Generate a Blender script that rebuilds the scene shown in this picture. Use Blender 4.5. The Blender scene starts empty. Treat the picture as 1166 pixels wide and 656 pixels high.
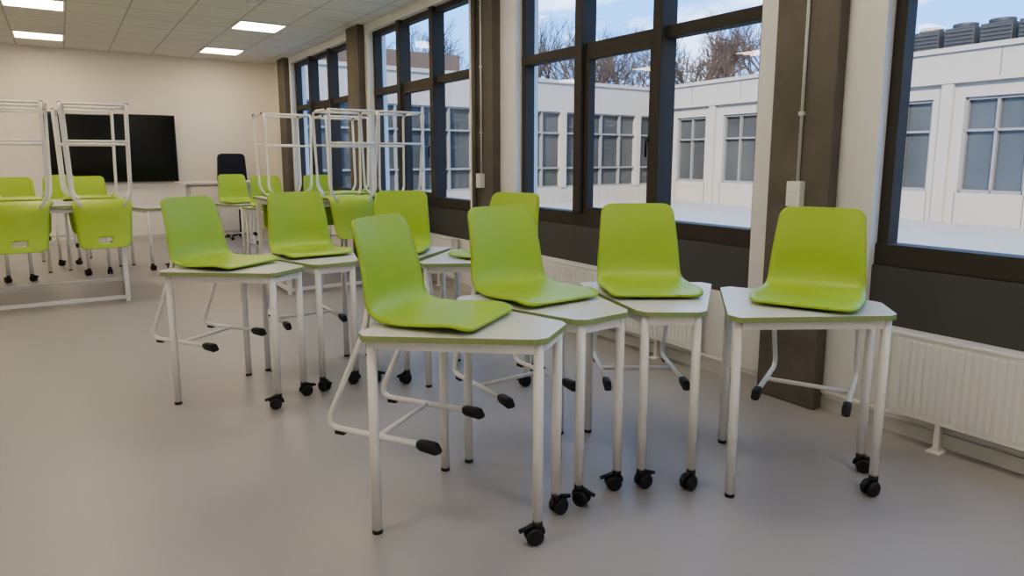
import bpy, bmesh, math, random
from mathutils import Vector, Matrix
random.seed(7)
scene = bpy.context.scene
COL = scene.collection
try:
    scene.view_settings.view_transform='AgX'; scene.view_settings.look='AgX - Medium High Contrast'; scene.view_settings.exposure=0.45
except Exception as ex: print(ex)

# ------------------------------------------------------------------ materials
def mat(name, color, rough=0.5, metal=0.0, var=0.06, nscale=6.0, bump=0.0, bscale=80.0, spec=0.5, emit=None, estr=0.0, coat=0.0):
    m = bpy.data.materials.new(name); m.use_nodes = True
    nt = m.node_tree; b = nt.nodes['Principled BSDF']
    tc = nt.nodes.new('ShaderNodeTexCoord')
    n = nt.nodes.new('ShaderNodeTexNoise'); n.inputs['Scale'].default_value = nscale; n.inputs['Detail'].default_value = 4
    nt.links.new(tc.outputs['Object'], n.inputs['Vector'])
    mx = nt.nodes.new('ShaderNodeMix'); mx.data_type = 'RGBA'
    mx.inputs[6].default_value = tuple(c*(1-var) for c in color)+(1,)
    mx.inputs[7].default_value = tuple(min(1, c*(1+var)) for c in color)+(1,)
    nt.links.new(n.outputs['Fac'], mx.inputs[0]); nt.links.new(mx.outputs[2], b.inputs['Base Color'])
    b.inputs['Roughness'].default_value = rough; b.inputs['Metallic'].default_value = metal
    b.inputs['Specular IOR Level'].default_value = spec
    if coat: b.inputs['Coat Weight'].default_value = coat
    if bump:
        n2 = nt.nodes.new('ShaderNodeTexNoise'); n2.inputs['Scale'].default_value = bscale; n2.inputs['Detail'].default_value = 3
        nt.links.new(tc.outputs['Object'], n2.inputs['Vector'])
        bp = nt.nodes.new('ShaderNodeBump'); bp.inputs['Strength'].default_value = bump; bp.inputs['Distance'].default_value = 0.01
        nt.links.new(n2.outputs['Fac'], bp.inputs['Height']); nt.links.new(bp.outputs[0], b.inputs['Normal'])
    if emit:
        b.inputs['Emission Color'].default_value = emit+(1,); b.inputs['Emission Strength'].default_value = estr
    return m

def glass_mat(name, tint=(1,1,1), refl=0.04):
    m = bpy.data.materials.new(name); m.use_nodes = True; nt = m.node_tree
    for n in list(nt.nodes): nt.nodes.remove(n)
    out = nt.nodes.new('ShaderNodeOutputMaterial'); mx = nt.nodes.new('ShaderNodeMixShader')
    tr = nt.nodes.new('ShaderNodeBsdfTransparent'); tr.inputs[0].default_value = tint+(1,)
    gl = nt.nodes.new('ShaderNodeBsdfGlossy'); gl.inputs['Roughness'].default_value = 0.02
    mx.inputs[0].default_value = refl
    nt.links.new(tr.outputs[0], mx.inputs[1]); nt.links.new(gl.outputs[0], mx.inputs[2]); nt.links.new(mx.outputs[0], out.inputs[0])
    return m

M_GREEN = mat('lime_plastic', (0.38,0.555,0.065), 0.38, var=0.03, bump=0.08, bscale=300)
M_EDGE  = mat('green_edge_band', (0.29,0.37,0.15), 0.5)
M_TOP   = mat('grey_laminate', (0.67,0.67,0.62), 0.32, var=0.03, nscale=40)
M_WHITE = mat('white_powder_coat', (0.80,0.79,0.76), 0.35, var=0.02)
M_BLACK = mat('black_rubber', (0.015,0.015,0.017), 0.45)
M_WALL  = mat('cream_plaster', (0.83,0.80,0.745), 0.85, var=0.02, bump=0.05)
M_PLAST = mat('white_plaster', (0.78,0.77,0.74), 0.8, var=0.03, bump=0.05)
M_CONC  = mat('grey_concrete', (0.145,0.13,0.11), 0.85, var=0.30, nscale=5, bump=0.3, bscale=30)
M_FRAME = mat('anthracite_aluminium', (0.072,0.064,0.055), 0.55, metal=0.0, var=0.03, spec=0.15)
M_PANEL = mat('dark_grey_panel', (0.085,0.084,0.083), 0.55, var=0.04)
M_GLASS = glass_mat('window_glass')
M_BASE  = mat('baseboard_grey', (0.6,0.6,0.58), 0.5)
M_SCREEN= mat('screen_black', (0.004,0.006,0.007), 0.12, var=0.0)
M_FABRIC= mat('black_fabric', (0.02,0.02,0.025), 0.8, bump=0.2)
M_LAMP  = mat('lamp_diffuser', (1,0.9,0.75), 0.5, emit=(1.0,0.81,0.56), estr=13.0)
M_LAMP2 = mat('lamp_diffuser_dimmed', (1,0.9,0.75), 0.5, emit=(1.0,0.89,0.74), estr=10.0)
M_FACADE= mat('white_facade_panel', (0.375,0.335,0.285), 0.6, var=0.03)
M_FJOINT= mat('facade_joint', (0.16,0.15,0.14), 0.7)
M_FGLASS= mat('facade_glass', (0.07,0.075,0.075), 0.10, var=0.5, nscale=0.8, spec=0.4)
M_FFRAME= mat('facade_window_frame', (0.22,0.215,0.205), 0.5)
M_GROUND= mat('pale_paving', (0.34,0.305,0.265), 0.9, var=0.08)
M_BARK  = mat('tree_bark', (0.12,0.08,0.055), 0.9)
M_ROOFU = mat('rooftop_unit_grey', (0.045,0.043,0.04), 0.6)
M_BRICK = mat('brown_cladding', (0.13,0.085,0.06), 0.8)

def floor_mat():
    m = mat('grey_linoleum', (0.375,0.36,0.36), 0.36, var=0.05, nscale=1.2, spec=0.45)
    nt = m.node_tree; b = nt.nodes['Principled BSDF']
    tc = nt.nodes.new('ShaderNodeTexCoord')
    sp = nt.nodes.new('ShaderNodeTexNoise'); sp.inputs['Scale'].default_value = 260; sp.inputs['Detail'].default_value = 2
    nt.links.new(tc.outputs['Object'], sp.inputs['Vector'])
    cr = nt.nodes.new('ShaderNodeMapRange'); cr.inputs[1].default_value=0.35; cr.inputs[2].default_value=0.65
    cr.inputs[3].default_value=0.94; cr.inputs[4].default_value=1.06
    nt.links.new(sp.outputs['Fac'], cr.inputs[0])
    src = b.inputs['Base Color'].links[0].from_socket
    mu = nt.nodes.new('ShaderNodeVectorMath'); mu.operation='SCALE'
    nt.links.new(src, mu.inputs[0]); nt.links.new(cr.outputs[0], mu.inputs['Scale']); nt.links.new(mu.outputs[0], b.inputs['Base Color'])
    return m
M_FLOOR = floor_mat()

def ceil_mat():
    m = mat('ceiling_tiles', (0.72,0.70,0.66), 0.9, var=0.02)
    nt = m.node_tree; b = nt.nodes['Principled BSDF']
    tc = nt.nodes.new('ShaderNodeTexCoord')
    br = nt.nodes.new('ShaderNodeTexBrick'); br.offset = 0; br.squash = 1
    br.inputs['Scale'].default_value = 1.0; br.inputs['Brick Width'].default_value = 0.6; br.inputs['Row Height'].default_value = 0.6
    br.inputs['Mortar Size'].default_value = 0.009; br.inputs['Mortar Smooth'].default_value = 0.0
    br.inputs['Color1'].default_value=(0.76,0.745,0.71,1); br.inputs['Color2'].default_value=(0.73,0.715,0.68,1); br.inputs['Mortar'].default_value=(0.50,0.48,0.46,1)
    mp = nt.nodes.new('ShaderNodeMapping'); mp.inputs['Location'].default_value = (0.4+60, 0.0+60, 0)
    nt.links.new(tc.outputs['Object'], mp.inputs[0]); nt.links.new(mp.outputs[0], br.inputs['Vector']); nt.links.new(br.outputs['Color'], b.inputs['Base Color'])
    return m
M_CEIL = ceil_mat()

# ------------------------------------------------------------------ mesh helpers
def bx(bm, x0,x1,y0,y1,z0,z1, mi=0):
    if x0>x1: x0,x1=x1,x0
    if y0>y1: y0,y1=y1,y0
    v=[bm.verts.new(p) for p in ((x0,y0,z0),(x1,y0,z0),(x1,y1,z0),(x0,y1,z0),(x0,y0,z1),(x1,y0,z1),(x1,y1,z1),(x0,y1,z1))]
    for f in ((3,2,1,0),(4,5,6,7),(0,1,5,4),(1,2,6,5),(2,3,7,6),(3,0,4,7)):
        bm.faces.new([v[i] for i in f]).material_index = mi

def fillet(pts, rad, k=6):
    pts=[Vector(p) for p in pts]; out=[pts[0]]
    for i in range(1,len(pts)-1):
        a,b,c=pts[i-1],pts[i],pts[i+1]
        r=min(rad,(a-b).length*0.49,(c-b).length*0.49)
        p0=b+(a-b).normalized()*r; p1=b+(c-b).normalized()*r
        for j in range(k+1):
            t=j/k; out.append((1-t)**2*p0+2*t*(1-t)*b+t*t*p1)
    out.append(pts[-1]); return out

def sweep(bm, pts, r, n=10, mi=0, r1=None, caps=True):
    pts=[Vector(p) for p in pts]; N=len(pts)
    T=[]
    for i in range(N):
        a=pts[max(i-1,0)]; b=pts[min(i+1,N-1)]; T.append((b-a).normalized())
    up=Vector((0,0,1)) if abs(T[0].z)<0.9 else Vector((1,0,0))
    u=T[0].cross(up).normalized(); rings=[]
    for i in range(N):
        u=(u-T[i]*u.dot(T[i])).normalized(); w=T[i].cross(u)
        rr=r if r1 is None else r+(r1-r)*i/(N-1)
        rings.append([bm.verts.new(pts[i]+(u*math.cos(2*math.pi*k/n)+w*math.sin(2*math.pi*k/n))*rr) for k in range(n)])
    for i in range(N-1):
        for k in range(n):
            f=bm.faces.new((rings[i][k],rings[i][(k+1)%n],rings[i+1][(k+1)%n],rings[i+1][k])); f.material_index=mi; f.smooth=True
    if caps:
        f=bm.faces.new(rings[0][::-1]); f.material_index=mi
        f=bm.faces.new(rings[-1]); f.material_index=mi

def prism(bm, poly, z0, z1, mi_side=0, mi_top=0):
    lo=[bm.verts.new((x,y,z0)) for x,y in poly]; hi=[bm.verts.new((x,y,z1)) for x,y in poly]
    n=len(poly)
    for i in range(n):
        bm.faces.new((lo[i],lo[(i+1)%n],hi[(i+1)%n],hi[i])).material_index=mi_side
    bm.faces.new(hi).material_index=mi_top; bm.faces.new(lo[::-1]).material_index=mi_top

def round_poly(poly, r, k=4):
    out=[]; n=len(poly)
    for i in range(n):
        a=Vector(poly[i-1]); b=Vector(poly[i]); c=Vector(poly[(i+1)%n])
        p0=b+(a-b).normalized()*r; p1=b+(c-b).normalized()*r
        for j in range(k+1):
            t=j/k; q=(1-t)**2*p0+2*t*(1-t)*b+t*t*p1; out.append((q.x,q.y))
    return out

def mesh_of(bm, name, mats, normals=True):
    if normals: bmesh.ops.recalc_face_normals(bm, faces=bm.faces[:])
    me=bpy.data.meshes.new(name); bm.to_mesh(me); bm.free()
    for m in mats: me.materials.append(m)
    return me

def obj(name, me, parent=None, bevel=0.0):
    o=bpy.data.objects.new(name, me); COL.objects.link(o)
    if parent: o.parent=parent
    if bevel:
        b=o.modifiers.new('bevel','BEVEL'); b.width=bevel; b.segments=2; b.limit_method='ANGLE'
    return o

def empty(name, loc=(0,0,0), rot=None):
    e=bpy.data.objects.new(name,None); e.empty_display_size=0.1; COL.objects.link(e)
    e.location=loc
    if rot is not None: e.rotation_euler=rot
    return e

# ------------------------------------------------------------------ chair shell
def catmull(P, n=10):
    out=[]
    P=[Vector(p) for p in P]; Q=[P[0]*2-P[1]]+P+[P[-1]*2-P[-2]]
    for i in range(1,len(Q)-2):
        for j in range(n):
            t=j/n; a,b,c,d=Q[i-1],Q[i],Q[i+1],Q[i+2]
            out.append(0.5*((2*b)+(c-a)*t+(2*a-5*b+4*c-d)*t*t+(3*b-a-3*c+d)*t**3))
    out.append(P[-1]); return out

def build_shell(hole=False):
    prof=catmull([(0.365,0.024),(0.30,0.027),(0.20,0.020),(0.10,0.013),(0.02,0.016),(-0.035,0.030),(-0.072,0.060),(-0.090,0.115),(-0.100,0.185),(-0.122,0.283),(-0.156,0.385)],14)
    L=[0]
    for i in range(1,len(prof)): L.append(L[-1]+(prof[i]-prof[i-1]).length)
    tot=L[-1]
    def at(s):
        for i in range(1,len(L)):
            if L[i]>=s: 
                t=(s-L[i-1])/(L[i]-L[i-1]); return prof[i-1].lerp(prof[i],t)
        return prof[-1]
    r=0.045; ss=[0,0.0015,0.005,0.011,0.02,0.032,0.045]
    mid=[0.055+(tot-0.13-0.055)*i/24 for i in range(25)]
    S=ss+mid+[tot-x for x in (0.105,0.09,0.075,0.06,0.045,0.032,0.02,0.011,0.005,0.0015,0)]
    NC=16; G=[]
    for s in S:
        p=at(s); q=s/tot
        W=0.205+0.012*math.sin(min(q/0.55,1)*math.pi)
        if q>0.5: W=0.206-0.030*((q-0.5)/0.5)**1.3
        d=min(s,tot-s)
        if d<r: W=W-r+math.sqrt(max(0,r*r-(r-d)**2))
        row=[]
        tb=max(0,min(1,(q-0.42)/0.2))
        for j in range(NC+1):
            x=-1+2*j/NC
            row.append(Vector((x*W, p.x+tb*0.030*(x*W/0.2)**2, p.y+(1-tb)*0.010*(x*W/0.2)**2*(1 if q>0.1 else q/0.1))))
        G.append(row)
    R=len(G)
    def nrm(i,j):
        a=G[min(i+1,R-1)][j]-G[max(i-1,0)][j]; b=G[i][min(j+1,NC)]-G[i][max(j-1,0)]
        n=a.cross(b); n.normalize()
        return n
    n0=nrm(5,8); sg=1 if n0.z>0 else -1
    bm=bmesh.new(); th=0.011
    A=[[bm.verts.new(G[i][j]) for j in range(NC+1)] for i in range(R)]
    B=[[bm.verts.new(G[i][j]-nrm(i,j)*sg*th) for j in range(NC+1)] for i in range(R)]
    solid=[[True]*NC for _ in range(R-1)]
    if hole:
        for i in range(R-1):
            dm=tot-(S[i]+S[i+1])/2
            if 0.045<dm<0.09:
                for j in range(6,10): solid[i][j]=False
    for i in range(R-1):
        for j in range(NC):
            if not solid[i][j]: continue
            bm.faces.new((A[i][j],A[i][j+1],A[i+1][j+1],A[i+1][j]))
            bm.faces.new((B[i][j],B[i+1][j],B[i+1][j+1],B[i][j+1]))
            if i==0 or not solid[i-1][j]: bm.faces.new((A[i][j],B[i][j],B[i][j+1],A[i][j+1]))
            if i==R-2 or not solid[i+1][j]: bm.faces.new((A[i+1][j],A[i+1][j+1],B[i+1][j+1],B[i+1][j]))
            if j==0 or not solid[i][j-1]: bm.faces.new((A[i][j],A[i+1][j],B[i+1][j],B[i][j]))
            if j==NC-1 or not solid[i][j+1]: bm.faces.new((A[i][j+1],B[i][j+1],B[i+1][j+1],A[i+1][j+1]))
    for f in bm.faces: f.smooth=True
    return mesh_of(bm,'chair_shell',[M_GREEN])
ME_SHELL=build_shell(); ME_SHELL_H=build_shell(True)

def build_chair_frame():
    bm=bmesh.new()
    for sx in (-1,1):
        x=sx*0.183
        path=fillet([(x*0.8,-0.088,0.085),(x*0.93,-0.084,0.02),(x,-0.092,-0.04),(x,-0.285,-0.436),(x,0.19,-0.436)],0.075,8)
        sweep(bm,path,0.0115,12)
    sweep(bm,[(-0.183,-0.04,-0.436),(0.183,-0.04,-0.436)],0.010,10)
    sweep(bm,[(-0.168,-0.086,0.03),(0.168,-0.086,0.03)],0.009,10)
    return mesh_of(bm,'chair_frame',[M_WHITE])
def build_chair_feet():
    bm=bmesh.new()
    for sx in (-1,1):
        x=sx*0.183
        sec=[(0.135,0.016,0.014,-0.436),(0.15,0.0175,0.021,-0.438),(0.205,0.018,0.024,-0.442),(0.222,0.015,0.018,-0.440)]
        rings=[]
        for (y,hx,hz,zc) in sec:
            rr=[]
            for k in range(16):
                a=2*math.pi*k/16; ca,sa=math.cos(a),math.sin(a)
                rr.append(bm.verts.new((x+hx*math.copysign(abs(ca)**0.6,ca),y+(0.006 if sa<0 else -0.006)*(1 if y>0.2 else 0),zc+hz*math.copysign(abs(sa)**0.6,sa))))
            rings.append(rr)
        for i in range(3):
            for k in range(16):
                f=bm.faces.new((rings[i][k],rings[i][(k+1)%16],rings[i+1][(k+1)%16],rings[i+1][k])); f.smooth=True
        bm.faces.new(rings[0]); bm.faces.new(rings[-1])
        bx(bm,x-0.010,x+0.010,-0.235,-0.195,-0.456,-0.442)
    return mesh_of(bm,'chair_feet',[M_BLACK])
ME_CFRAME=build_chair_frame(); ME_CFEET=build_chair_feet()

def yaw_of(f): return math.atan2(f[1],f[0])-math.pi/2
TH=0.765
def chair(x,y,f,z=TH+0.0005):
    e=empty('school_chair',(x,y,z),(0,0,yaw_of(f)))
    obj('seat_shell',ME_SHELL,e); obj('sled_frame',ME_CFRAME,e); obj('end_caps',ME_CFEET,e)
    return e

# ------------------------------------------------------------------ trapezoid table
WO,WI,Y0,Y1=0.325,0.132,-0.042,0.606
def build_top():
    poly=[(-WO,Y0+0.045),(-WO+0.04,Y0),(WO-0.04,Y0),(WO,Y0+0.045),(WI+0.010,Y1-0.03),(WI-0.025,Y1),(-WI+0.025,Y1),(-WI-0.010,Y1-0.03)]
    poly=round_poly(poly,0.010,3)
    bm=bmesh.new(); prism(bm,poly,TH-0.021,TH,1,0)
    return mesh_of(bm,'table_top',[M_TOP,M_EDGE])
LEGS=[(-0.268,0.0),(0.268,0.0),(-0.105,0.572),(0.105,0.572)]
def build_tframe():
    bm=bmesh.new()
    for i,(x,y) in enumerate(LEGS):
        sweep(bm,[(x,y,TH-0.0215),(x,y,0.012 if i<2 else 0.085)],0.0185,16)
    def rail(a,b,w=0.011,h0=TH-0.06,h1=TH-0.024):
        a=Vector((a[0],a[1],0)); b=Vector((b[0],b[1],0)); d=(b-a).normalized(); n=Vector((-d.y,d.x,0))*w
        vs=[bm.verts.new(p+Vector((0,0,z))) for z in (h0,h1) for p in (a-n,b-n,b+n,a+n)]
        for f in ((3,2,1,0),(4,5,6,7),(0,1,5,4),(1,2,6,5),(2,3,7,6),(3,0,4,7)): bm.faces.new([vs[i] for i in f])
    rail(LEGS[0],LEGS[1]); rail(LEGS[2],LEGS[3]); rail(LEGS[0],LEGS[2]); rail(LEGS[1],LEGS[3])
    return mesh_of(bm,'table_frame',[M_WHITE])
def wheel(bm, c, ax, r, w, mi=0, n=20):
    ax=Vector(ax).normalized(); u=ax.cross(Vector((0,0,1))).normalized(); v=Vector((0,0,1))
    rings=[]
    for (o,rr) in ((-w/2,r*0.72),(-w/2,r*0.86),(-w*0.32,r),(w*0.32,r),(w/2,r*0.86),(w/2,r*0.72)):
        rings.append([bm.verts.new(Vector(c)+ax*o+(u*math.cos(2*math.pi*k/n)+v*math.sin(2*math.pi*k/n))*rr) for k in range(n)])
    for i in range(5):
        for k in range(n):
            f=bm.faces.new((rings[i][k],rings[i][(k+1)%n],rings[i+1][(k+1)%n],rings[i+1][k])); f.material_index=mi; f.smooth=True
    bm.faces.new(rings[0]).material_index=mi; bm.faces.new(rings[-1]).material_index=mi
def build_tfeet(angs):
    bm=bmesh.new(); R=0.032
    for x,y in LEGS[:2]: sweep(bm,[(x,y,0.0),(x,y,0.014)],0.0195,16)
    for (x,y),a in zip(LEGS[2:],angs):
        d=Vector((math.cos(a),math.sin(a),0)); ax=Vector((-d.y,d.x,0)); c=Vector((x,y,0))+d*0.014
        wheel(bm,c+ax*0.016+Vector((0,0,R)),ax,R,0.020)
        wheel(bm,c-ax*0.016+Vector((0,0,R)),ax,R,0.020)
        sweep(bm,[(x,y,0.050),(x,y,0.090)],0.0185,14)
        sweep(bm,[c-ax*0.0275+Vector((0,0,R)),c+ax*0.0275+Vector((0,0,R))],0.009,10)
        pts=[c+d*((R+0.004)*math.cos(t))+Vector((0,0,R+0.001+(R+0.004)*math.sin(t))) for t in [math.radians(q) for q in range(20,181,20)]]
        sweep(bm,pts,0.0085,8)
        sweep(bm,[c+d*0.024+Vector((0,0,0.062)),c+d*0.056+Vector((0,0,0.052))],0.008,8)
    return mesh_of(bm,'table_feet',[M_BLACK])
ME_TOP=build_top(); ME_TFRAME=build_tframe(); ME_TFEET=[build_tfeet(a) for a in ((2.6,-0.9),(-0.5,2.0),(0.7,3.6),(1.5,-0.9))]

def table(x,y,f,k=0):
    e=empty('student_table',(x,y,0),(0,0,yaw_of(f)))
    obj('table_top',ME_TOP,e); obj('leg_frame',ME_TFRAME,e); obj('feet_and_castors',ME_TFEET[k%4],e)
    return e

def cluster(dx,dy,cx1=0.0,cy1=0.0):
    table(1.085+dx+cx1,2.305+dy+cy1,(.555,-.832),0); chair(1.09+dx+cx1,2.315+dy+cy1,(.54,-.84))
    table(1.705+dx,2.47+dy,(0.02,-1),1);    chair(1.705+dx,2.475+dy,(0.02,-1))
    table(2.325+dx,2.26+dy,(-.57,-.82),2); chair(2.295+dx,2.26+dy,(-.55,-.835))
    table(2.365+dx,1.77+dy,(.66,-.75),3);   chair(2.755+dx,1.645+dy,(-.91,-.41))
cluster(0,0); cluster(-0.42,1.87,0.0,-0.02)

# ------------------------------------------------------------------ tall chairs + tall tables
TS=1.14
def build_tall_frame(Hf=0.86):
    bm=bmesh.new()
    for sx in (-1,1):
        x=sx*0.235
        path=fillet([(x*0.8,0.24,0.004),(x,0.29,-0.05),(x*1.08,0.31,-Hf),(x*1.08,-0.20,-Hf),(x,-0.115,-0.05),(x*0.7,-0.103,0.06)],0.06,6)
        sweep(bm,path,0.0135,10)
    sweep(bm,[(-0.25,0.305,-Hf*0.60),(0.25,0.305,-Hf*0.60)],0.0125,10)
    sweep(bm,[(-0.25,-0.168,-Hf*0.62),(0.25,-0.168,-Hf*0.62)],0.0125,10)
    sweep(bm,[(-0.25,-0.17,-Hf),(0.25,-0.17,-Hf)],0.0125,10)
    sweep(bm,[(-0.25,0.27,-Hf),(0.25,0.27,-Hf)],0.0125,10)
    return mesh_of(bm,'tall_frame',[M_WHITE])
def build_tall_feet(Hf=0.86):
    bm=bmesh.new()
    for sx in (-1,1):
        for y in (-0.13,0.24):
            bx(bm,sx*0.254-0.014,sx*0.254+0.014,y-0.03,y+0.03,-Hf-0.017,-Hf+0.004)
    return mesh_of(bm,'tall_feet',[M_BLACK])
ME_TF=build_tall_frame(); ME_TFT=build_tall_feet()
def tall_chair(x,y,z,f):
    e=empty('tall_school_chair',(x,y,z)); 
    Rm=Matrix.Rotation(yaw_of(f),4,'Z')@Matrix.Rotation(math.pi,4,'Y')
    e.rotation_euler=Rm.to_euler()
    s=obj('seat_shell',ME_SHELL_H,e); s.scale=(TS,TS,TS)
    obj('sled_frame',ME_TF,e); obj('end_caps',ME_TFT,e)
    return e
def tall_table(cx,cy,w,d,h,yaw):
    e=empty('tall_work_table',(cx,cy,0),(0,0,yaw))
    bm=bmesh.new(); prism(bm,round_poly([(-w/2,-d/2),(w/2,-d/2),(w/2,d/2),(-w/2,d/2)],0.03,4),h-0.024,h,1,0)
    obj('table_top',mesh_of(bm,'tall_top',[M_TOP,M_EDGE]),e)
    bm=bmesh.new(); lx=w/2-0.05; ly=d/2-0.05
    for sx in (-1,1):
        for sy in (-1,1):
            bx(bm,sx*lx-0.02,sx*lx+0.02,sy*ly-0.02,sy*ly+0.02,0.0,h-0.0245)
        bx(bm,sx*lx-0.015,sx*lx+0.015,-ly,ly,h-0.07,h-0.03); bx(bm,sx*lx-0.015,sx*lx+0.015,-ly,ly,0.03,0.065)
    for sy in (-1,1):
        bx(bm,-lx,lx,sy*ly-0.015,sy*ly+0.015,h-0.07,h-0.03)
        bx(bm,-lx,lx,sy*ly-0.015,sy*ly+0.015,0.03,0.065)
    obj('steel_frame',mesh_of(bm,'tall_table_frame',[M_WHITE]),e,bevel=0.004)
    return e
def on_table(cx,cy,yaw,lx,ly,fy):
    c,s=math.cos(yaw),math.sin(yaw)
    return cx+c*lx-s*ly, cy+s*lx+c*ly, (-s*fy, c*fy)
HT=0.945
def tall_group(cx,cy,w,d,yaw,front,back):
    tall_table(cx,cy,w,d,HT,yaw)
    for lx in front:
        x,y,f=on_table(cx,cy,yaw,lx,-d/2+0.02,1); tall_chair(x,y,HT+0.045,f)
    for lx in back:
        x,y,f=on_table(cx,cy,yaw,lx,d/2-0.02,-1); tall_chair(x,y,HT+0.045,f)
tall_group(-0.68,7.88,2.4,1.2,math.radians(-3),(0.37,1.01),(0.30,0.90))
tall_group(2.50,7.25,1.45,1.2,0.0,(-0.02,0.50),(-0.38,0.30))
for (x,y,f,k,c) in [(1.98,9.75,(0.1,-1),0,1),(2.17,8.75,(-0.05,-1),1,1),(2.85,8.75,(0.02,-1),2,1),
                    (0.27,9.72,(0.03,-1),3,1),(-0.47,9.65,(0,-1),0,1),(0.95,9.72,(0.0,-1),1,0),(-0.02,10.75,(0.05,-1),2,1)]:
    table(x,y,f,k)
    if c: chair(x,y+0.005,f)

# teacher desk and office chair
e=empty('standing_desk',(2.05,11.2,0))
bm=bmesh.new(); prism(bm,round_poly([(-0.6,-0.35),(0.6,-0.35),(0.6,0.35),(-0.6,0.35)],0.03),0.985,1.01,0,0)
obj('desk_top',mesh_of(bm,'desk_top',[M_TOP]),e)
bm=bmesh.new()
for sx in (-0.45,0.45):
    bx(bm,sx-0.035,sx+0.035,-0.03,0.03,0.03,0.985); bx(bm,sx-0.03,sx+0.03,-0.32,0.32,0.0,0.03)
bx(bm,-0.45,0.45,-0.02,0.02,0.93,0.97)
obj('lift_columns',mesh_of(bm,'desk_frame',[M_WHITE]),e,bevel=0.004)
e=empty('office_chair',(2.5,12.0,0),(0,0,0.2))
bm=bmesh.new()
for a in range(5):
    t=a*2*math.pi/5; sweep(bm,[(0,0,0.10),(0.28*math.cos(t),0.28*math.sin(t),0.07)],0.02,8,r1=0.013)
    wheel(bm,(0.28*math.cos(t),0.28*math.sin(t),0.028),(-math.sin(t),math.cos(t),0),0.028,0.035)
sweep(bm,[(0,0,0.08),(0,0,0.70)],0.025,12)
sweep(bm,fillet([(0,0.05,0.70),(0,0.28,0.70),(0,0.27,1.0)],0.08),0.02,8)
obj('star_base',mesh_of(bm,'star_base',[M_BLACK]),e)
bm=bmesh.new(); prism(bm,round_poly([(-0.24,-0.24),(0.24,-0.24),(0.24,0.22),(-0.24,0.22)],0.08),0.70,0.77)
obj('seat_cushion',mesh_of(bm,'seat_cushion',[M_FABRIC]),e,bevel=0.02)
bm=bmesh.new(); prism(bm,round_poly([(-0.26,0.90),(0.26,0.90),(0.23,1.45),(-0.23,1.45)],0.08),0,0.06)
bmesh.ops.rotate(bm,verts=bm.verts,cent=(0,0,0),matrix=Matrix.Rotation(math.pi/2,3,'X'))
o=obj('backrest',mesh_of(bm,'backrest',[M_FABRIC]),e,bevel=0.015); o.location=(0,0.27,0)

bm=bmesh.new(); bx(bm,-0.16,1.68,12.72,12.79,0.98,2.09,0)
bx(bm,-0.14,1.66,12.716,12.722,1.0,2.07,1)
obj('wall_display_screen',mesh_of(bm,'display',[M_BLACK,M_SCREEN]),bevel=0.004)

# ------------------------------------------------------------------ room shell
XL,XR,YB,YF,ZC=-4.5,3.4,-3.5,12.8,3.08
def simple(name,boxes,mats,bevel=0):
    bm=bmesh.new()
    for b in boxes: bx(bm,*b)
    return obj(name,mesh_of(bm,name,mats),bevel=bevel)
simple('floor',[(XL-0.2,XR+0.25,YB-0.2,YF+0.2,-0.15,0.0)],[M_FLOOR])
simple('ceiling',[(XL-0.2,XR+0.25,YB-0.2,YF+0.2,ZC,ZC+0.3)],[M_CEIL])
simple('wall_back',[(XL-0.2,XR+0.25,YF,YF+0.2,0,ZC)],[M_WALL])
simple('wall_left',[(XL-0.2,XL,YB,YF,0,ZC)],[M_WALL])
simple('wall_front',[(XL-0.2,XR+0.25,YB-0.2,YB,0,ZC)],[M_WALL])
WINS=[(9.0,11.75),(5.75,8.30),(2.45,4.95),(-0.95,1.74),(-3.3,-1.65)]
boxes=[(XR,XR+0.25,YB,YF,0,0.53),(XR,XR+0.25,YB,YF,2.98,ZC)]
edges=[YF]+[v for w in WINS for v in (w[1],w[0])]+[YB]
for i in range(0,len(edges),2):
    boxes.append((XR,XR+0.25,edges[i+1],edges[i],0.53,2.98))
simple('wall_right',boxes,[M_PLAST])
for i,c in enumerate([(1.93,2.29),(5.19,5.55),(8.42,8.84),(11.85,12.25),(-1.5,-1.1)]):
    simple('concrete_column',[(XR-0.09,XR-0.001,c[0],c[1],0,ZC)],[M_CONC],bevel=0.008)
simple('baseboard_right',[(XR-0.015,XR-0.001,YB,1.93,0.0,0.07),(XR-0.015,XR-0.001,2.29,5.19,0.0,0.07),(XR-0.015,XR-0.001,5.55,8.42,0,0.07),(XR-0.015,XR-0.001,8.84,11.85,0,0.07)],[M_BASE])
simple('baseboard_back',[(XL,XR-0.02,YF-0.015,YF-0.001,0,0.07)],[M_BASE])

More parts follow.
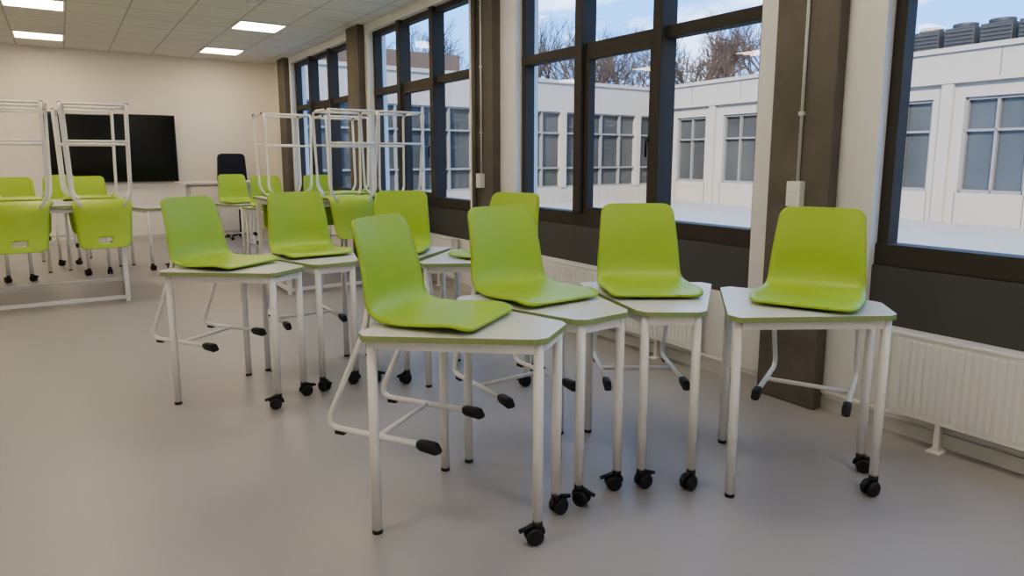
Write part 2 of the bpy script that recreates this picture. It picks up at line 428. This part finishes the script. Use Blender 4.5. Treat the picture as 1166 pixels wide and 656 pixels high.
def window(idx,y0,y1,nl=3):
    e=empty('window_%d'%idx)
    X0,X1=XR+0.07,XR+0.17; z0,z1=0.83,2.98; zt=2.22
    bm=bmesh.new(); fw=0.055
    bx(bm,X0,X1,y0,y0+fw,z0,z1); bx(bm,X0,X1,y1-fw,y1,z0,z1)
    bx(bm,X0-0.015,X1,y0,y1,z0,z0+0.11); bx(bm,X0,X1,y0,y1,z1-fw,z1)
    bx(bm,X0-0.003,X1-0.003,y0,y1,zt-0.04,zt+0.04)
    w=(y1-y0)/nl
    for i in range(1,nl):
        bx(bm,X0-0.05,X1,y0+w*i-0.042,y0+w*i+0.042,z0+0.11,z1)
    a=y0+w*(nl//2)+0.044; b=a+w-0.088; s=0.05; xs0,xs1=X0-0.012,X0+0.05
    zz0,zz1=z0+0.105,zt-0.039
    bx(bm,xs0,xs1,a,a+s,zz0,zz1); bx(bm,xs0,xs1,b-s,b,zz0,zz1); bx(bm,xs0,xs1,a+s,b-s,zz0,zz0+s); bx(bm,xs0,xs1,a+s,b-s,zz1-s,zz1)
    obj('frame',mesh_of(bm,'window_frame',[M_FRAME]),e,bevel=0.003)
    bm=bmesh.new(); bx(bm,X0+0.06,X0+0.066,y0+0.02,y1-0.02,z0+0.05,z1-0.02)
    obj('glass',mesh_of(bm,'window_glass',[M_GLASS]),e)
    bm=bmesh.new(); hz=1.50
    bx(bm,xs0-0.012,xs0,a+0.01,a+0.04,hz-0.04,hz+0.04); sweep(bm,fillet([(xs0-0.01,a+0.025,hz),(xs0-0.045,a+0.025,hz),(xs0-0.045,a+0.025,hz-0.12)],0.02),0.008,8)
    obj('handle',mesh_of(bm,'window_handle',[M_BLACK]),e)
    bm=bmesh.new(); bx(bm,X0-0.03,X0+0.02,y0,y1,0.531,0.829)
    obj('lower_panel',mesh_of(bm,'lower_panel',[M_PANEL]),e)
for i,(a,b) in enumerate(WINS): window(i+1,a,b)

def radiator(y0,y1):
    e=empty('panel_radiator'); bm=bmesh.new()
    x0=XR-0.125; z0,z1=0.14,0.545
    bx(bm,x0+0.008,x0+0.085,y0,y1,z0,z1)
    n=int((y1-y0)/0.033)
    for i in range(n):
        yy=y0+0.02+(y1-y0-0.04)*(i+0.5)/n
        bx(bm,x0+0.003,x0+0.010,yy-0.0105,yy+0.0105,z0+0.025,z1-0.03)
    bx(bm,x0+0.002,x0+0.088,y0-0.004,y1+0.004,z1-0.012,z1+0.004)
    obj('ribbed_panel',mesh_of(bm,'radiator_panel',[M_WHITE]),e,bevel=0.003)
    bm=bmesh.new()
    for yy in (y0+0.35,y1-0.22):
        bx(bm,x0+0.03,x0+0.06,yy-0.012,yy+0.012,0.0,z0+0.01); bx(bm,x0+0.0,x0+0.09,yy-0.03,yy+0.03,0,0.006)
        bx(bm,x0+0.085,XR-0.001,yy-0.02,yy+0.02,0.3,0.34)
    obj('brackets',mesh_of(bm,'radiator_brackets',[M_WHITE]),e)
radiator(-0.5,1.53); radiator(2.75,4.75); radiator(5.95,8.0)
e=empty('heating_pipe'); bm=bmesh.new()
for a,b in ((-3.4,1.92),(2.31,5.17)):
    sweep(bm,[(XR-0.034,a,0.105),(XR-0.034,b,0.105)],0.011,10)
    y=a+0.3
    while y<b: bx(bm,XR-0.04,XR-0.001,y-0.01,y+0.01,0.098,0.112); y+=0.9
obj('pipe_run',mesh_of(bm,'heating_pipe',[M_WHITE]),e)

for (yc,zs) in ((2.10,1.19),(5.37,1.17)):
    e=empty('conduit_with_socket'); xx=XR-0.09
    bm=bmesh.new(); sweep(bm,[(xx-0.010,yc,ZC),(xx-0.010,yc,zs+0.06)],0.009,8)
    for q in (1.6,2.2,2.8): bx(bm,xx-0.022,xx,yc-0.014,yc+0.014,q,q+0.02)
    obj('conduit',mesh_of(bm,'conduit',[M_BASE]),e)
    bm=bmesh.new(); bx(bm,xx-0.05,xx,yc-0.04,yc+0.04,zs-0.075,zs+0.06); 
    for q in (-0.035,0.025): bx(bm,xx-0.054,xx-0.049,yc-0.025,yc+0.025,zs+q-0.022,zs+q+0.022)
    obj('socket_box',mesh_of(bm,'socket_box',[M_WHITE]),e,bevel=0.004)
e=empty('drain_pipe'); bm=bmesh.new(); sweep(bm,[(XR-0.12,5.47,0.0),(XR-0.12,5.47,ZC)],0.022,12); obj('pipe',mesh_of(bm,'pipe',[M_CONC]),e)

for lx in (-2.5,-0.1,2.3):
    for ly in (-0.3-2.4,-0.3,2.1,4.5,6.9,9.3,11.7):
        e=empty('ceiling_panel_lamp',(lx,ly,ZC))
        bm=bmesh.new()
        for b in ((-0.3,0.3,-0.3,-0.275),(-0.3,0.3,0.275,0.3),(-0.3,-0.275,-0.275,0.275),(0.275,0.3,-0.275,0.275)): bx(bm,*b,-0.012,-0.001)
        obj('trim_ring',mesh_of(bm,'lamp_trim',[M_WHITE]),e)
        bm=bmesh.new(); bx(bm,-0.275,0.275,-0.275,0.275,-0.008,-0.001); obj('diffuser',mesh_of(bm,'lamp_diffuser',[M_LAMP if ly>6 else M_LAMP2]),e)
e=empty('smoke_detector',(1.9,7.9,ZC)); bm=bmesh.new(); wheel(bm,(0,0,0),(1,0,0),0.05,0.03); bmesh.ops.rotate(bm,verts=bm.verts,cent=(0,0,0),matrix=Matrix.Rotation(math.pi/2,3,'Y')); bmesh.ops.translate(bm,verts=bm.verts,vec=(0,0,-0.016)); obj('housing',mesh_of(bm,'detector',[M_WHITE]),e)

# ------------------------------------------------------------------ exterior
GZ=-0.2
simple('courtyard_ground',[(XR+0.26,80,-40,60,GZ-0.2,GZ)],[M_GROUND])
FX=18.0; RZ=3.9; PY=7.0
e=empty('opposite_building',(FX,PY,0),(0,0,math.radians(-5)))
def bobj(name,me):
    o=obj(name,me,e); o.location=(-FX,-PY,0); return o
starts=[-10.9,-8.8,-6.7,-4.5,-2.4,-0.3,1.6,3.72,5.85,7.98,10.65,13.4,15.6]
bm=bmesh.new()
ya,yb=-12,18.2
bx(bm,FX,FX+8,ya,yb,GZ,0.54); bx(bm,FX,FX+8,ya,yb,2.81,RZ); 
prev=ya
for s in starts:
    bx(bm,FX,FX+0.4,prev,s,0.54,2.81); prev=s+1.4
bx(bm,FX,FX+0.4,prev,yb,0.54,2.81)
bx(bm,FX-0.06,FX+8,ya,yb,RZ,RZ+0.12)
for s in starts:
    bx(bm,FX-0.10,FX,s-0.50,s-0.22,GZ,3.15)
bx(bm,FX-0.12,FX,ya,yb,3.15,3.24)
bobj('facade',mesh_of(bm,'facade',[M_FACADE]))
bm=bmesh.new()
for s in starts:
    bx(bm,FX-0.004,FX+0.001,s-0.04,s-0.02,GZ,0.54); bx(bm,FX-0.004,FX+0.001,s+1.42,s+1.44,GZ,0.54)
    bx(bm,FX-0.004,FX+0.001,s+0.7,s+0.72,3.24,RZ)
bobj('panel_joints',mesh_of(bm,'joints',[M_FJOINT]))
bm=bmesh.new(); bx(bm,FX+0.16,FX+0.18,ya,yb,0.54,2.81); bobj('glazing',mesh_of(bm,'glazing',[M_FGLASS]))
bm=bmesh.new()
for s in starts:
    for a,b in ((s,s+0.06),(s+0.67,s+0.73),(s+1.34,s+1.4)): bx(bm,FX+0.06,FX+0.155,a,b,0.54,2.81)
    for a,b in ((0.54,0.62),(2.0,2.06),(2.74,2.81)): bx(bm,FX+0.06,FX+0.155,s,s+1.4,a,b)
bobj('window_frames',mesh_of(bm,'facade_frames',[M_FFRAME]))

e=empty('end_wing_building'); EY=18.3; WX=19.0
bm=bmesh.new(); bx(bm,XR+0.3,FX+8,EY+0.001,EY+8,2.95,RZ); bx(bm,XR+0.3,FX+8,EY,EY+8,GZ,0.35); bx(bm,XR+0.3,FX+8,EY-0.05,EY+8,RZ,RZ+0.12)
x=XR+0.4
while x<WX:
    bx(bm,x-0.12,x+0.12,EY-0.04,EY+0.2,0.35,2.95); x+=3.6
obj('facade',mesh_of(bm,'wing_facade',[M_FACADE]),e)
bm=bmesh.new(); bx(bm,XR+0.3,WX,EY+0.15,EY+0.18,0.35,2.95); obj('glazing',mesh_of(bm,'wing_glazing',[M_FGLASS]),e)
bm=bmesh.new(); x=XR+0.4
while x<WX:
    bx(bm,x-0.03,x+0.03,EY+0.03,EY+0.149,0.35,2.95); x+=0.9
for z in (0.35,1.0,2.2,2.9): bx(bm,XR+0.3,WX,EY+0.04,EY+0.148,z,z+0.06)
obj('mullions',mesh_of(bm,'wing_mullions',[M_FFRAME]),e)
bm=bmesh.new(); bx(bm,XR+1.5,12.2,EY+3,EY+8,RZ+0.12,RZ+1.1); obj('roof_storey',mesh_of(bm,'roof_storey',[M_BRICK]),e)

for k in range(6):
    e=empty('rooftop_condenser',(20.5,5.0+k*0.85,RZ+0.12))
    bm=bmesh.new()
    bx(bm,-0.36,0.36,-0.36,0.36,0.12,0.80)
    for q in range(6): bx(bm,-0.385,-0.36,-0.33,0.33,0.17+q*0.1,0.22+q*0.1)
    sweep(bm,[(0,0,0.80),(0,0,0.92)],0.30,24)
    for a in range(4):
        t=math.pi/4+a*math.pi/2; sweep(bm,[(0.36*math.cos(t),0.36*math.sin(t),0),(0.36*math.cos(t),0.36*math.sin(t),0.13)],0.03,6)
    obj('housing',mesh_of(bm,'condenser',[M_ROOFU]),e,bevel=0.03)
e=empty('roof_vent_pipes',(20,5.9,RZ+0.12)); bm=bmesh.new()
for dy in (0,0.35,0.7): sweep(bm,[(0,dy,0),(0,dy,1.35)],0.035,8)
sweep(bm,[(0,-0.3,1.05),(0,1.0,1.05)],0.025,8)
obj('pipes',mesh_of(bm,'vent_pipes',[M_ROOFU]),e)

def tree_mesh(seed):
    rnd=random.Random(seed); bm=bmesh.new()
    def branch(p,d,L,r,depth):
        q=p+d*L; m=p+d*L*0.5+Vector((rnd.uniform(-1,1),rnd.uniform(-1,1),rnd.uniform(-.3,.6)))*L*0.06
        sweep(bm,[p,m,q],r,5 if depth>2 else 3,r1=r*0.65,caps=False)
        if depth==0: return
        n=3 if depth>1 else 4
        for i in range(n):
            ax=Vector((rnd.uniform(-1,1),rnd.uniform(-1,1),rnd.uniform(-.3,.3))).normalized()
            nd=(Matrix.Rotation(rnd.uniform(0.25,0.75),3,ax)@d); nd.z+=0.12; nd.normalize()
            st=p.lerp(q,rnd.uniform(0.55,1.0)) if i else q
            branch(st,nd,L*rnd.uniform(0.62,0.82),r*0.6,depth-1)
    branch(Vector((0,0,0)),Vector((0,0,1)),2.6,0.16,6)
    return mesh_of(bm,'bare_tree',[M_BARK],normals=False)
TM=[tree_mesh(3),tree_mesh(11)]
for i,(x,y,s) in enumerate([(31,27,1.15),(27,31,1.2),(35,24,1.25),(24,35,1.2),(38,31,1.4),(20,38,1.3),(33,35,1.35),(42,27,1.5),(16,36,1.2),(29,24,1.0),(34,29,1.3),(12,34,1.2),(30,31,1.2),(25,29,1.05),(37,27,1.4),(22,31,1.1),(28,35,1.35)]):
    o=obj('bare_tree',TM[i%2]); o.location=(x,y,GZ); o.scale=(s,s,s); o.rotation_euler=(0,0,i*1.3)

# ------------------------------------------------------------------ world + sun
w=bpy.data.worlds.new('sky'); scene.world=w; w.use_nodes=True; nt=w.node_tree
bg=nt.nodes['Background']; tc=nt.nodes.new('ShaderNodeTexCoord')
mp=nt.nodes.new('ShaderNodeMapping'); mp.inputs['Scale'].default_value=(1,1,3.0); mp.inputs['Location'].default_value=(0.35,0.2,0.1)
nz=nt.nodes.new('ShaderNodeTexNoise'); nz.inputs['Scale'].default_value=3.2; nz.inputs['Detail'].default_value=8; nz.inputs['Roughness'].default_value=0.58
cr=nt.nodes.new('ShaderNodeValToRGB'); cr.color_ramp.elements[0].position=0.52; cr.color_ramp.elements[0].color=(0.085,0.215,0.46,1)
cr.color_ramp.elements[1].position=0.74; cr.color_ramp.elements[1].color=(0.66,0.70,0.76,1)
nt.links.new(tc.outputs['Generated'],mp.inputs[0]); nt.links.new(mp.outputs[0],nz.inputs['Vector']); nt.links.new(nz.outputs['Fac'],cr.inputs[0])
nt.links.new(cr.outputs[0],bg.inputs['Color']); bg.inputs['Strength'].default_value=4.2
sd=bpy.data.lights.new('sun','SUN'); sd.energy=5.0; sd.angle=0.01; sd.color=(1,0.88,0.70)
so=bpy.data.objects.new('sun',sd); COL.objects.link(so)
so.rotation_euler=Vector((0.75,0.42,-0.55)).to_track_quat('-Z','Y').to_euler(); so.location=(-10,-10,20)

# ------------------------------------------------------------------ camera
cd=bpy.data.cameras.new('camera'); cd.sensor_width=36; cd.lens=750/1166*36; cd.clip_end=300
cd.shift_y=-36/1166
co=bpy.data.objects.new('camera',cd); COL.objects.link(co)
co.location=(0,0,1.375); co.rotation_euler=(math.radians(90-8.5),0,math.radians(-34.2))
scene.camera=co
